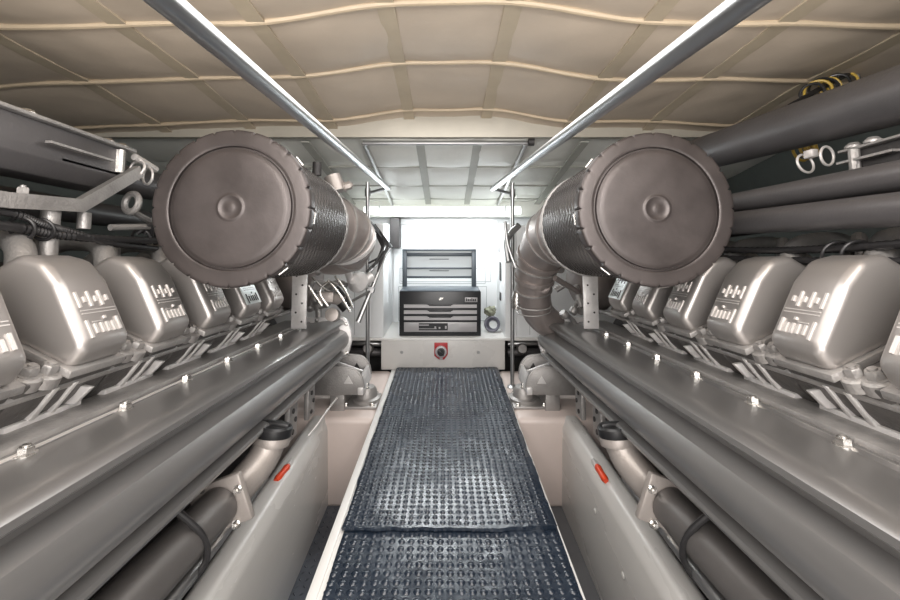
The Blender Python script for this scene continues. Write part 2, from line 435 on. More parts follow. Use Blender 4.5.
# ---------------------------------------------------------------- toolbox
TZ = ZL; ty = 3.0
t = root('tool_chest', 'black tool chest with grey drawers and raised lid on the ledge', 'toolbox', (-.035, ty+.13, TZ))
x0, x1 = -.327, .257; zt = CAMZ-.455
obj('body', bx(x0, x1, ty+.006, ty+.25, TZ+.002, zt, bev=.004), M['tb_black'], t)
obj('top_tray', bx(x0+.004, x1-.004, ty+.01, ty+.25, zt, zt+.006, bev=.002), M['tb_top'], t, label='blue grey top of the chest')
def drawer(za, zb, pull=True, bl=True):
    b = nb(); cx = (x0+x1)/2; xa, xb = x0+.034, x1-.03
    if pull:
        prism(b, [(xa, za), (xb, za), (xb, zb), (cx+.095, zb), (cx+.075, zb-.010), (cx-.075, zb-.010), (cx-.095, zb), (xa, zb)], ty-.004, ty+.01)
    else: box(b, xa, xb, ty-.004, ty+.01, za, zb, .002)
    d = obj('drawer', b, M['tb_grey'], t, label='pale grey drawer front')
    if pull: obj('pull', bx(cx-.078, cx+.078, ty-.007, ty+.004, zb-.010, zb-.003, bev=.001), M['tb_black'], d)
    return d
def zz(py): return CAMZ-(py-CY)/F*ty
for a, b_ in ((307.8, 304.5), (313.8, 310.3), (320, 316.2)): drawer(zz(a), zz(b_))
d = drawer(zz(331.8), zz(322.2), False)
obj('decal', bx(-.242+.055, .02, ty-.0055, ty-.003, zz(330.2), zz(323)), M['tb_black'], d, label='black printed label strip')
q = nb()
box(q, -.185, -.115, ty-.0065, ty-.005, zz(325.4), zz(324.4)); box(q, -.19, -.06, ty-.0065, ty-.005, zz(328.8), zz(328.3))
for x, h in ((-.075, .016), (-.045, .012), (.0, .02)): box(q, x, x+.012, ty-.0065, ty-.005, zz(328.5), zz(328.5)+h)
obj('print', q, M['tb_grey'], d)
obj('sticker', bx(.035, .10, ty-.006, ty-.003, zz(330), zz(323.5)), M['steel'], d)
obj('logo_plate', bx(.142, .232, ty+.001, ty+.007, zz(302.2), zz(297.6), bev=.002), M['tb_grey'], t, label='small silver maker plate')
q = nb()
for i in range(6): box(q, .150+.0125*i, .159+.0125*i, ty-.001, ty+.002, zz(301.2), zz(298.8)+(.004 if i in (0, 3) else 0))
obj('logo_letters', q, M['tb_black'], t)
q = nb(); lathe(q, [(0, 0), (.008, 0), (.008, .006), (0, .006)], (-.035, ty+.006, zz(299.3)), (0, -1, 0), 16); box(q, -.036, -.014, ty-.004, ty+.0, zz(299.0), zz(297.6)); obj('lock', q, M['bolt'], t)
# raised lid
yl = ty+.245
lid = nb(); xa, xb = x0+.0, x1-.018; za, zb = zt+.004, CAMZ-.162
box(lid, xa, xa+.034, yl-.03, yl+.01, za, zb, .003); box(lid, xb-.034, xb, yl-.03, yl+.01, za, zb, .003)
box(lid, xa, xb, yl-.035, yl+.01, zb-.014, zb, .004); box(lid, xa+.02, xb-.02, yl-.02, yl+.01, zb-.055, zb-.028, .002)
box(lid, xa+.02, xb-.02, yl-.012, yl+.012, zb-.155, zb-.142, .002); box(lid, xa+.02, xb-.02, yl-.012, yl+.012, zb-.225, zb-.208, .002)
obj('lid_frame', lid, M['tb_top'], t, label='dark slate frame of the raised lid')
obj('lid_panel', bx(xa+.02, xb-.02, yl+.0, yl+.012, zb-.215, zb-.05), M['tb_lid'], t, label='grey inner panel of the raised lid')
obj('lid_top', bx(xa+.03, xb-.03, yl-.01, yl+.008, zb-.03, zb-.012), M['tb_lid'], t)
for z in (-.075, -.165): obj('lid_pull', bx(-.12, .03, yl-.006, yl+.002, zb+z-.006, zb+z, bev=.001), M['tb_top'], t)
for s_, lab in ((-1, 'dark pipe run in the recess left of the step'), (1, 'dark pipe run in the recess right of the step')):
    h = root('bilge_pipe', lab, 'pipe', (s_*.70, 3.13, -.47))
    for z_, r_ in ((.14, .022), (.075, .030)): obj('pipe_run', tb([(s_*.47, 3.12, z_), (s_*.60, 3.10, z_+.01), (s_*.85, 3.14, z_)], r_, 14, 4), M['steel' if r_ < .03 else 'pipe'], h)
    obj('drop_leg', tb([(s_*.70, 3.13, .08), (s_*.70, 3.13, -.47)], .022, 14), M['pipe'], h)
    obj('valve_body', lathe(nb(), [(0, -.03), (.03, -.03), (.04, -.01), (.04, .01), (.03, .03), (0, .03)], (s_*.56, 3.06, .12), (0, -1, .3), 16), M['cast'], h)
# red battery switch
t = root('battery_switch', 'red battery isolator switch with black knob on the step front', 'switch', W(441, 352, 2.95))
c = W(441, 350, 2.955)
prf = [(-.047, .052), (.047, .052), (.047, -.03), (.022, -.066), (-.012, -.066), (-.047, -.038)]
obj('backplate', prism(nb(), [(c.x+a, c.z+b_) for a, b_ in prf], 2.945, 2.963, .004), M['red'], t, label='red plate')
q = nb(); lathe(q, [(0, 0), (.042, 0), (.040, .012), (.031, .014), (0, .014)], (c.x, 2.945, c.z-.008), (0, -1, 0), 32); obj('dial', q, M['tb_grey'], t, label='grey dial ring')
q = nb(); lathe(q, [(0, 0), (.027, 0), (.024, .022), (0, .024)], (c.x, 2.931, c.z-.006), (0, -1, 0), 28)
r_ = Matrix.Translation((c.x, 0, c.z-.006)) @ Matrix.Rotation(.7, 4, 'Y')
k_ = bx(-.024, .024, 2.895, 2.912, -.006, .006, bev=.002); k_.transform(r_); me_ = bpy.data.meshes.new('k'); k_.to_mesh(me_); q.from_mesh(me_); k_.free(); bpy.data.meshes.remove(me_)
obj('knob', q, M['black'], t, label='black turning knob')
q = nb(); box(q, c.x-.01, c.x+.012, 2.94, 2.946, c.z-.062, c.z-.052); obj('tab', q, M['tb_grey'], t)
# hose coil with rag beside the toolbox
t = root('hose_coil', 'small slate hose coil on the ledge right of the toolbox', 'hose', (.35, 3.14, ZL))
for k in range(4):
    obj('loop', ring(nb(), (.350+.004*k, 3.12+.012*k, ZL+.062-.004*k), (.12*k-.2, -1, .25+.1*k), .050-.003*k, .010, 28, 8), M['purple'], t)
q = nb(); bmesh.ops.create_icosphere(q, subdivisions=3, radius=.045)
for v in q.verts:
    v.co *= 1+.45*noise.noise(v.co*40); v.co.z *= .8
q.transform(Matrix.Translation((.345, 3.17, ZL+.150)))
obj('cloth_rag', q, M['olive'], None, label='crumpled olive rag on top of the slate hose coil', cat='rag')

# ---------------------------------------------------------------- engines
T = math.radians(4.5)
def engine_matrix(s, dx=0.0):
    R = Matrix.Rotation(-T, 4, 'X')
    return Matrix.Translation((0, 0, CAMZ)) @ Matrix.Diagonal((s, 1, 1, 1)) @ R @ Matrix.Translation((dx, 0, 0))
YS0 = .888; PITCH = .242
COVER = [(.910, .016), (.852, .002), (.812, -.045), (.746, -.180), (.778, -.228), (1.03, -.107), (1.03, -.065), (.96, -.018)]
def face_frame():   # lettering frame on the inboard slope: u along the engine, v down the slope
    b_, c_ = Vector((.808, 0, -.056)), Vector((.748, 0, -.176)); d = (c_-b_).normalized()
    n = Vector((-(-d.z) * -1, 0, 0))
    n = Vector((d.z, 0, -d.x)).normalized()   # outward, towards the aisle and up
    if n.x > 0: n = -n
    return b_, d, n
B_, D_, N_ = face_frame(); LEN = (Vector((.748, 0, -.176))-Vector((.808, 0, -.056))).length
def lbar(bm, y0, v0, y1, v1, h=.004):
    """raised bar; v is 0..1 down the slope, negative climbs onto the upper bend"""
    vs = []
    for hh in (-.003, h):
        for (y, v) in ((y0, v0), (y1, v0), (y1, v1), (y0, v1)):
            p = B_+D_*(v*LEN)+N_*(hh); vs.append(bm.verts.new((p.x, y, p.z)))
    ff = [bm.faces.new([vs[i] for i in f]) for f in ((0,1,2,3), (7,6,5,4), (0,4,5,1), (1,5,6,2), (2,6,7,3), (3,7,4,0))]
    bmesh.ops.recalc_face_normals(bm, faces=ff)
def emblem(y0):
    b = nb(); w = .0055
    for k, y in enumerate((.012, .042, .072)): lbar(b, y0+y, .10, y0+y+w, .37)
    for y in (.0285, .0585, .0885): lbar(b, y0+y, .19, y0+y+.0055, .29)
    lbar(b, y0+.012, .42, y0+.104, .435, .002); lbar(b, y0+.012, .475, y0+.104, .49, .002)
    for k, y in enumerate((.012, .029, .046, .061, .077, .093)):
        lbar(b, y0+y, (.60 if k in (0, 5) else .67), y0+y+w, .84 if k else .90)
    lbar(b, y0+.061, .56, y0+.067, .61)
    lbar(b, y0+.029, .63, y0+.056, .645, .002)
    return b
def engine(s, name, label):
    left = s < 0
    E = engine_matrix(s, 0.0 if left else .0)
    t = root(name, label, 'engine', (s*1.05, 1.35, -.3))
    def P(nm, bm, m, par=None, lab=None, sharp=35): return obj(nm, bm, M[m] if isinstance(m, str) else m, par or t, E, lab, sharp=sharp)
    # crankcase
    b = nb(); box(b, .90, 1.70, .1, 2.42, -.95, -.36, .02)
    for k in range(10): box(b, .885, .905, .2+.235*k, .225+.235*k, -.92, -.4)
    P('crankcase', b, 'dark', lab='dark engine block')
    b = nb(); prism(b, [(.93, -.36), (1.05, -.16), (1.35, .0), (1.65, -.1), (1.68, -.36)], .2, 2.40, .02, 2); P('valley_cover', b, 'dark')
    # cylinder heads, covers
    ys = [YS0+PITCH*k+(0 if left else -.028) for k in range(-3, 5)]
    for k, y in enumerate(ys):
        b = nb(); prism(b, [(.79, -.236), (.835, -.30), (.90, -.36), (1.05, -.36), (1.08, -.11), (1.03, -.112)], y-.085, y+.15, .006, 2)
        # machined pads and webs running down to the manifold strip
        hd = P('cylinder_head', b, 'head')
        b = nb(); prism(b, [(.80, -.262), (.852, -.330), (.90, -.330), (.88, -.27)], y-.004, y+.012, .003)
        prism(b, [(.80, -.262), (.852, -.330), (.90, -.330), (.88, -.27)], y+.045, y+.058, .003)
        box(b, .85, .905, y-.05, y+.125, -.338, -.322, .004)
        prism(b, [(.80, -.285), (.835, -.322), (.90, -.322), (.88, -.27)], y+.085, y+.10, .003)
        P('web', b, 'light', hd, 'cast web painted bright as if lit from above')  # pads face up; the light on them is put into the pale colour
        ax = Vector((-.44, 0, .9))
        for (xx, yy) in ((.812, y-.052), (.805, y-.018)):
            b = nb(); zz_ = -.236+(xx-.79)*.5
            lathe(b, [(0, -.02), (.026, -.02), (.026, .002), (.020, .006), (0, .006)], (xx, yy, zz_), ax, 20)
            hexbolt(b, (xx, yy, zz_+.004), ax, .0155, .016)
            P('head_bolt', b, 'cast', hd)
        b = nb(); prism(b, COVER, y, y+.135, .020, 5)
        cv = P('rocker_cover', b, 'cover', sharp=60)
        dz = Vector((.45, 0, .9)).normalized()
        b = nb(); prism(b, [(.765, -.226), (.770, -.242), (1.05, -.113), (1.045, -.097)], y-.008, y+.143, .003, 2); P('base_flange', b, 'cast', cv)
        lug = nb(); prism(lug, [(.93, -.07), (.955, -.10), (.99, -.09), (.985, -.06)], y-.012, y+.01, .005, 2); P('lug', lug, 'cover', cv)
        if k == (6 if left else 7):
            q = nb(); lbar(q, y+.006, -.02, y+.125, .92, .002); P('name_plate', q, 'plate', cv, 'white maker plate')
            P('lettering', emblem(y+.008), 'black', cv, 'dark lettering on the white plate')
        else: P('lettering', emblem(y+.012), 'letter', cv, 'raised bright lettering')
        # intake runner arching to the valley
        b = tb([(.96, y+.07, -.03), (1.0, y+.10, .03), (1.08, y+.14, .055), (1.2, y+.16, .05), (1.32, y+.16, -.04)], [.030, .028, .026, .030, .034], 14, 5)
        tube(b, [(1.03, y-.06, -.04), (1.04, y-.05, .045), (1.09, y+.0, .05), (1.15, y+.03, -.05)], .016, 10, 5)
        P('intake_runner', b, 'cast')
    # long lower rail under the covers
    P('fuel_rail', tb([(.815, .2, -.262), (.815, 2.3, -.262)], .010, 10), 'cast')
    # ---------------- coolant manifold
    k = 1.0 if left else .97
    pr = [(.765, -.352), (.70, -.343), (.64, -.334), (.605, -.330), (.585, -.334), (.574, -.343), (.572, -.354), (.584, -.364), (.602, -.374),
          (.602, -.386), (.585, -.392), (.564, -.402), (.550, -.424), (.546, -.442), (.548, -.460), (.556, -.478), (.568, -.492), (.582, -.500), (.590, -.507),
          (.575, -.510), (.562, -.514), (.558, -.522), (.562, -.531), (.580, -.537), (.62, -.546), (.88, -.56), (.88, -.345), (.775, -.345)]
    pr = [((a-.88)*(1.0 if left else 1.05)+.88, z) for a, z in pr]
    b = nb(); prism(b, pr, .2, 2.44)
    mf = P('coolant_manifold', b, 'paint', sharp=28)
    b = nb(); box(b, .778, .90, .2, 2.40, -.348, -.333, .003); P('top_flange', b, 'cast', mf)
    b = nb(); box(b, .79, .884, .2, 2.40, -.352, -.326, .004); b.free()
    b = nb(); box(b, .768, .775, .2, 2.3, -.352, -.346); P('gasket', b, 'letter', mf)
    for i in range(9):
        y = .50+.237*i+(0.036 if left else .075)
        q = nb(); hexbolt(q, (.762, y+.02, -.351), (-.05, 0, 1), .0135, .013); P('bolt', q, 'bolt', mf)
    # end flange of the manifold
    pe = [(.585, -.318), (.56, -.335), (.535, -.40), (.530, -.45), (.542, -.50), (.555, -.54), (.62, -.558), (.86, -.57), (.88, -.33), (.80, -.322)]
    b = nb(); prism(b, pe, 2.43, 2.462, .006, 2); P('end_flange', b, 'light', mf)
    for (x, z) in ((.552, -.36), (.546, -.52), (.60, -.335), (.72, -.338)): P('flange_bolt', hexbolt(nb(), (x+.012, 2.432, z), (0, -1, 0), .009, .01), 'bolt', mf)
    # ---------------- air filter
    fc = (.599 if left else .592); fz = .149 if left else .146; fy = 1.17; R0 = .2235 if left else .219
    af = root_part = P('air_filter', lathe(nb(), [(.0, .10), (.195, .10), (.195, .50), (.0, .50)], (fc, fy, fz), (0, 1, 0), 48), 'dark')
    # expanded-metal jacket: real diamond relief
    nr, ns = 120, 160
    pf = [((.200 if left else .197), .035+.475*i/nr) for i in range(nr+1)]
    row = {round(a, 6): i for i, (_, a) in enumerate(pf)}
    def rf(r, a, kk):
        i = row[round(a, 6)]
        return r + (.006 if i % 4 < 2 else 0) + (.0015 if (i//4+kk//2) % 2 else 0)
    P('mesh_jacket', lathe(nb(), pf, (fc, fy, fz), (0, 1, 0), ns, rf), 'mesh', af, 'dark expanded metal mesh body', sharp=20)
    NN = 288
    def notch(r, a, kk):
        if r > R0-.012 and a < .02 and kk % 12 == 0: return r-.007
        return r
    q = lathe(nb(), [(.0, -.0085), (.010, -.0085), (.012, -.0078), (.029, -.0078), (.031, -.0095), (.036, -.0095), (.038, -.0078), (.042, -.0074), (.05, -.0073), (.10, -.0078), (.145, -.0072), (.156, -.0068), (.162, -.0055), (.168, -.003), (.1695, .006), (.1745, .006), (.176, -.002), (.180, -.0038), (.184, -.0038), (.20, -.0036), (R0-.010, -.0034), (R0-.005, -.003), (R0-.001, -.001), (R0, .003), (R0, .018), (R0-.003, .0185), (R0-.003, .045), (R0-.016, .05), (.19, .052)], (fc, fy, fz), (0, 1, 0), NN, notch)
    P('end_cap', q, 'brown', af, 'round brown metal end cap', sharp=50)
    for a in range(8):
        q = nb(); th = 2*PI*a/8+.12; c = Vector((fc+math.cos(th)*(R0+.002), fy+.03, fz+math.sin(th)*(R0+.002)))
        tube(q, [c+Vector((-math.sin(th)*.016, 0, math.cos(th)*.016)), c+Vector((math.sin(th)*.016, 0, -math.cos(th)*.016))], .003, 6)
        P('rim_clip', q, 'bolt', af)
    P('rear_ring', lathe(nb(), [(.19, .505), (.205, .508), (.209, .512), (.209, .520), (.195, .524), (.15, .536), (0, .536)], (fc, fy, fz), (0, 1, 0), 64), 'cast', af, 'bright rear clamp ring')
    # ---------------- intake elbow
    if left: path = [(fc, 1.69, fz), (.56, 1.80, fz-.005), (.475, 1.93, .125), (.462, 2.02, .07), (.51, 2.07, .03), (.60, 2.09, .02)]; rad = [.178, .165, .138, .112, .095, .085]
    else: path = [(fc, 1.69, fz), (.585, 1.84, fz-.005), (.535, 2.02, .12), (.487, 2.17, .02), (.472, 2.25, -.13), (.505, 2.32, -.27), (.60, 2.39, -.36)]; rad = [.175, .168, .145, .11, .09, .084, .08]
    sp, sr = smooth_path(path, 8, rad)
    el = P('intake_elbow', tb(sp, sr, 36), 'elbow', None, 'bronze grey ribbed intake elbow', 50)
    for i in ((5, 9, 13, 17, 22, 28) if left else (4, 8, 12, 17, 27, 33)):
        d = (sp[i+1]-sp[i-1]).normalized(); P('rib', tb([sp[i]-d*.004, sp[i]+d*.004], sr[i]+.008, 36), 'cast', el)
    for i in ((2, 20) if left else (2, 24, 30)):
        d = (sp[i+1]-sp[i-1]).normalized(); P('clamp_band', tb([sp[i]-d*.010, sp[i]+d*.010], sr[i]+.010, 36), 'light' if left or i == 2 else 'elbow', el)
    if not left:   # lettered boss rings on the casting
        q = nb()
        for (x, y, z, r) in ((.447, 2.175, -.085, .026), (.505, 2.17, -.13, .034)):
            lathe(q, [(0, 0), (r, 0), (r, .012), (r*.8, .014), (r*.8, .008), (r*.4, .008), (r*.4, .014), (0, .014)], (x, y, z), (0, -1, -.1), 24)
        P('boss', q, 'elbow', el)
        q = nb(); ring(q, (.472, 2.26, -.235), (.02, .2, -1), .088, .004); ring(q, (.473, 2.27, -.265), (.1, .2, -1), .088, .003); P('wire_clamp', q, 'cast', el)
    # ---------------- filler neck with its pipe
    nx = .585; pz = -.655
    P('oil_pipe', tb([(.64, .25, -.672), (.635, .6, -.672), (.612, 1.19, -.662)], .052, 24), 'oilpipe', None, 'dark pipe running under the manifold')
    b = nb(); box(b, -.075, .075, -.012, .012, -.065, .065, .008)
    b.transform(Matrix.Translation((.612, 1.205, -.662)) @ Matrix.Rotation(-.0, 4, 'X') @ Matrix.Rotation(.35, 4, 'Y'))
    fn = P('filler_neck', tb([(.612, 1.20, -.660), (.598, 1.28, -.655), (.568, 1.355, -.615), (.553, 1.385, -.565)], .047, 28, 6), 'neck', None, 'beige grey curved filler neck')
    P('square_flange', b, 'neck', fn)
    for dx_, dz_ in ((.05, -.045), (-.05, -.045), (.05, .045), (-.05, .045)): P('flange_bolt', hexbolt(nb(), (.612+dx_, 1.192, -.662+dz_), (0, -1, 0), .009, .01), 'bolt', fn)
    ca = Vector((-.12, .12, 1)).normalized(); cc = Vector((.552, 1.387, -.568))
    P('neck_rim', lathe(nb(), [(0, -.012), (.055, -.012), (.057, 0), (.055, .014), (0, .014)], cc, ca, 36), 'neck', fn, 'pale rim band')
    q = lathe(nb(), [(0, .014), (.056, .014), (.058, .020), (.058, .040), (.052, .046), (0, .044)], cc, ca, 36)
    w_ = bx(-.012, .012, -.050, .050, .040, .056, bev=.004); w_.transform(Matrix.Translation(cc) @ ca.to_track_quat('Z', 'Y').to_matrix().to_4x4() @ Matrix.Rotation(.9, 4, 'Z'))
    me_ = bpy.data.meshes.new('k'); w_.to_mesh(me_); q.from_mesh(me_); w_.free(); bpy.data.meshes.remove(me_)
    P('filler_cap', q, 'black', fn, 'black screw cap')
    P('coolant_line', tb([(.615, .4, -.755), (.600, 1.0, -.740), (.60, 1.45, -.715)], .017, 12, 4), 'steel', None, 'thin steel line')
    P('wiring_hose', tb([(.63, 1.0, -.55), (.572, 1.04, -.64), (.572, 1.06, -.72), (.64, 1.06, -.80)], .008, 10, 6), 'hose', None, 'black wire loop')
    P('drain_hose', tb([(.63, .68, -.56), (.568, .70, -.67), (.575, .71, -.73), (.66, .72, -.84)], .011, 10, 6), 'hose')
    b = nb(); box(b, .80, .93, .25, 2.3, -.93, -.80, .03); P('oil_pan', b, 'pipe')
    # slotted side brackets under the manifold
    for y in (1.95, 1.72):
        b = nb(); box(b, .60, .622, y-.045, y+.045, -.70, -.535, .006)
        br = P('side_bracket', b, 'cast')
        q = nb()
        for dz_ in (-.13, -.09, -.05): lathe(q, [(0, 0), (.010, 0), (.010, .004), (0, .004)], (.599, y+(.015 if dz_ == -.09 else -.012), -.54+dz_), (-1, 0, 0), 12)
        P('slot', q, 'dark', br)
    # ---------------- engine mount (built upright on the bed, world-like axes)
    Wd = Matrix.Diagonal((s, 1, 1, 1)) @ Matrix.Translation((-.068, 0, 0))
    def Q(nm, bm, m, par=None, lab=None, sharp=35): return obj(nm, bm, M[m], par or t, Wd, lab, sharp=sharp)
    my = 2.42
    def cheek(yy):
        b = nb(); pts = [(.78, .20), (.70, .235), (.60, .235), (.555, .22), (.525, .18), (.515, .125), (.52, .10), (.64, .085), (.80, .085)]
        prism(b, pts, yy-.009, yy+.009, .004, 2)
        return b
    mb = Q('mount_bracket', cheek(my-.12), 'cast', None, 'cast grey mounting arm')
    Q('cheek', cheek(my+.10), 'cast', mb)
    for yy in (my-.12, my+.10):
        q = tb([(x_, yy, z_) for x_, z_ in [(.78, .20), (.70, .235), (.60, .235), (.555, .22), (.525, .18), (.515, .125)]], .0085, 10, 4); Q('cheek_rim', q, 'cast', mb)
        q = nb(); c0 = (.595, .165)
        hp = [(c0[0]+.030*math.cos(a), c0[1]+.030*math.sin(a)) for a in (PI/2, PI/2+2.1, PI/2+4.2)]
        prism(q, hp, yy-.013, yy-.008, .002, 1); Q('lightening_hole', q, 'light' if yy < my else 'dark', mb, 'rounded triangular hole')
    b = nb(); prism(b, [(.512, .13), (.524, .185), (.540, .18), (.530, .12)], my-.12, my+.10, .003, 2); box(b, .512, .545, my-.135, my+.12, .088, .13, .006)
    Q('cross_plate', b, 'light', mb)
    b = nb(); prism(b, [(.53, .15), (.53, .165), (.70, .225), (.72, .21)], my-.055, my-.045, .003, 2); prism(b, [(.53, .15), (.53, .165), (.70, .225), (.72, .21)], my+.025, my+.035, .003, 2)
    Q('rib', b, 'light', mb)
    Q('web_plate', bx(.53, .80, my-.12, my+.10, .085, .10, bev=.003), 'cast', mb)
    b = nb(); box(b, .62, .70, my-.115, my+.09, -.02, .085, .006); Q('leg', b, 'cast', mb)
    q = nb(); box(q, .448, .64, my-.10, my+.10, -.004, .012, .004); Q('base_plate', q, 'cast', mb)
    q = nb(); lathe(q, [(0, .010), (.078, .010), (.080, .028), (.062, .036), (.058, .070), (.046, .088), (.0, .092)], (.52, my, 0), (0, 0, 1), 32); Q('rubber_mount', q, 'cast', mb)
    for dx_, dy_ in ((-.045, -.08), (.10, -.08), (-.045, .08), (.10, .08)): Q('mount_bolt', hexbolt(nb(), (.52+dx_, my+dy_, .011), (0, 0, 1), .011, .012), 'bolt', mb)
    Q('mount_bolt', hexbolt(nb(), (.52, my-.02, .09), (0, 0, 1), .016, .022), 'bolt', mb)
    # perforated support plate between manifold and filter
    b = nb(); box(b, .69, .765, 2.115, 2.127, -.335, -.02, .002); sp_ = P('support_plate', b, 'light', None, 'pale perforated upright plate')
    q = nb()
    for i in range(6): lathe(q, [(0, 0), (.005, 0), (.005, .002), (0, .002)], (.712+.03*(i % 2), 2.114, -.30+.045*i), (0, -1, 0), 10)
    P('plate_hole', q, 'dark', sp_)
    # turbo lumps behind the filter, over the rear covers
    b = nb()
    for i in range(16):
        a = Vector((random.uniform(.62, .95), random.uniform(2.28, 2.42), random.uniform(-.30, -.02)))
        d = Vector((random.uniform(-.10, .10), random.uniform(-.03, .06), random.uniform(-.10, .10)))
        tube(b, [a, a+d*.6+Vector((0, .02, .02)), a+d*1.3], random.choice((.008, .012, .018)), 10, 3)
        lathe(b, [(0, -.02), (.020, -.02), (.024, -.01), (.024, .01), (.015, .02), (0, .02)], a, d, 14)
    P('turbo_fittings', b, 'cast')
    b = nb(); lathe(b, [(0, -.12), (.10, -.12), (.15, -.08), (.16, 0), (.12, .08), (.07, .12), (0, .12)], (.84, 2.38, -.12), (1, .1, .3), 32); P('turbocharger', b, 'elbow', None, 'rounded turbocharger housing', 50)
    return t, E, P

tL, EL, PL = engine(-1, 'marine_engine', 'large silver grey marine diesel engine left of the walkway with round filter')
tR, ER, PR = engine(1, 'marine_engine', 'large silver grey marine diesel engine right of the walkway with round filter')

# ---- left engine: sensor cluster, rods and wires at the far end (engine space, x grows outboard)
def EI(px, py, d, s):   # a point seen at (px,py) at depth d, brought into engine space
    w = W(px, py, d); return (engine_matrix(s).inverted() @ w)
b = nb()
c = EI(333, 315, 2.15, -1); lathe(b, [(0, -.03), (.030, -.03), (.034, -.02), (.034, .03), (.022, .034), (0, .034)], c, (0, -1, .2), 20)
c2 = EI(327, 297, 2.15, -1); box(b, c2.x-.04, c2.x+.04, c2.y-.03, c2.y+.04, c2.z-.028, c2.z+.028, .01)
c3 = EI(343, 300, 2.2, -1); tube(b, [c2, c3], .03, 14)
PL('valve_body', b, 'neck', None, 'pinkish cast valve body')
PL('black_connector', tb([EI(333, 290, 2.2, -1), EI(348, 308, 2.2, -1)], .035, 14), 'black')
b = nb()
for pts in ([(335, 276), (345, 290), (353, 308)], [(328, 280), (338, 292), (350, 312)], [(312, 277), (322, 287), (330, 292)], [(308, 285), (318, 300), (322, 306)], [(338, 285), (328, 282), (320, 292), (328, 306)]):
    tube(b, [EI(x, y, 2.12, -1) for x, y in pts], .006, 8, 4)
PL('fuel_line', b, 'bolt', None, 'thin bright metal lines')
b = nb()
tube(b, [EI(350, 206, 2.3, -1), EI(372, 224, 2.4, -1), EI(391, 247, 2.5, -1)], .010, 10)
tube(b, [EI(391, 247, 2.5, -1), EI(384, 258, 2.5, -1), EI(366, 275, 2.45, -1)], .008, 10)
PL('brace_rod', b, 'chrome', None, 'bright diagonal rod')
b = nb()
tube(b, [EI(385, 256, 2.5, -1), EI(372, 288, 2.45, -1), EI(358, 322, 2.4, -1)], [.007, .012, .016], 10)
tube(b, [EI(345, 305, 2.3, -1), EI(372, 290, 2.45, -1)], .008, 10)
lathe(b, [(0, -.02), (.02, -.02), (.024, 0), (.02, .02), (0, .02)], EI(371, 290, 2.45, -1), (0, -1, 0), 14)
PL('linkage_rod', b, 'steel')
b = nb()
for k in range(7):
    a = (random.uniform(368, 376), random.uniform(222, 238)); e = (random.uniform(366, 380), random.uniform(262, 272))
    tube(b, [EI(*a, 2.42, -1), EI(386+random.uniform(-4, 3), 246+random.uniform(-6, 8), 2.46, -1), EI(*e, 2.42, -1)], .006, 8, 5)
PL('wire_bundle', b, 'hose', None, 'tangled dark wires')
b = nb(); lathe(b, [(0, -.03), (.05, -.03), (.06, 0), (.03, .05), (0, .06)], EI(358, 282, 2.3, -1), (.3, -1, .4), 18)
tube(b, [EI(347, 268, 2.2, -1), EI(352, 285, 2.3, -1)], .02, 12); tube(b, [EI(372, 276, 2.35, -1), EI(356, 288, 2.3, -1)], .03, 12)
PL('actuator', b, 'light')
b = nb(); lathe(b, [(0, -.03), (.02, -.03), (.02, .03), (0, .03)], EI(317, 169, 1.9, -1), (0, 0, 1), 16); PL('breather_cap', b, 'dark')
b = nb(); lathe(b, [(0, -.04), (.04, -.04), (.04, .04), (0, .05)], EI(335, 184, 2.0, -1), (.4, 0, 1), 18); hexbolt(b, EI(344, 187, 2.0, -1), (-1, 0, .3), .02, .03); PL('breather_pipe', b, 'neck')
# right engine far end fittings
b = nb()
tube(b, [EI(505, 222, 2.5, 1), EI(508, 245, 2.45, 1), EI(516, 268, 2.4, 1)], .010, 10, 4)
tube(b, [EI(519, 225, 2.45, 1), EI(507, 240, 2.5, 1), EI(509, 262, 2.45, 1)], .018, 10, 4)
PR('brace_rod', b, 'steel')
b = nb(); lathe(b, [(0, -.05), (.025, -.05), (.035, 0), (.025, .05), (0, .05)], EI(517, 300, 2.4, 1), (.1, 0, 1), 16); PR('hose_clamp', b, 'bolt')
PR('strut', tb([EI(555, 278, 2.1, 1), EI(578, 292, 2.2, 1)], .014, 12), 'elbow')

# ---- left upper gear
b = nb(); pr = [(1.0, .345), (1.13, .345), (1.13, .215), (1.03, .215), (1.0, .255)]
prism(b, pr, .55, 1.30, .004, 2)
tray = PL('wiring_duct', b, 'pipe', None, 'long grey duct above the covers')
b = nb(); box(b, .985, 1.15, .55, 1.32, .345, .355, .002); box(b, 1.0, 1.02, 1.08, 1.36, .262, .268); box(b, .975, .99, 1.02, 1.22, .292, .298); PL('lid_plate', b, 'cast', tray)
b = nb()
for (x, y) in ((1.02, 1.0), (1.02, 1.245), (1.02, 1.30)): PL('duct_screw', lathe(nb(), [(0, 0), (.020, 0), (.020, .006), (.012, .014), (0, .015)], (x, y, .355), (0, 0, 1), 18), 'bolt', tray)
tube(b, [(1.0, 1.27, .27), (1.0, 1.27, .34)], .014, 10)
PL('duct_stud', b, 'bolt', tray)
b = nb(); ring(b, (1.0, 1.345, .300), (.2, -1, .2), .028, .004); ring(b, (1.0, 1.395, .285), (.5, -1, 0), .028, .004); tube(b, [(1.0, 1.33, .335), (1.0, 1.43, .315)], .012, 10)
PL('cable_clip', b, 'letter', tray, 'pale looped cable clips')
b = nb()
ribbon(b, [(1.0, .5, .135), (1.0, .94, .137), (1.0, 1.13, .150), (1.0, 1.34, .290)], .018, (1, 0, 0), .02); PL('support_arm', b, 'cast', None, 'bent flat support arm')
b = nb()
for yy, z0, rr in ((1.07, .0, .02), (1.17, .09, .016), (.80, .0, .02)): PL('post', tb([(1.01, yy, z0), (1.01, yy, .135)], rr, 14), 'cast')
PL('arm_bolt', hexbolt(b, (1.0, .985, .15), (0, 0, 1), .012, .02), 'cast')
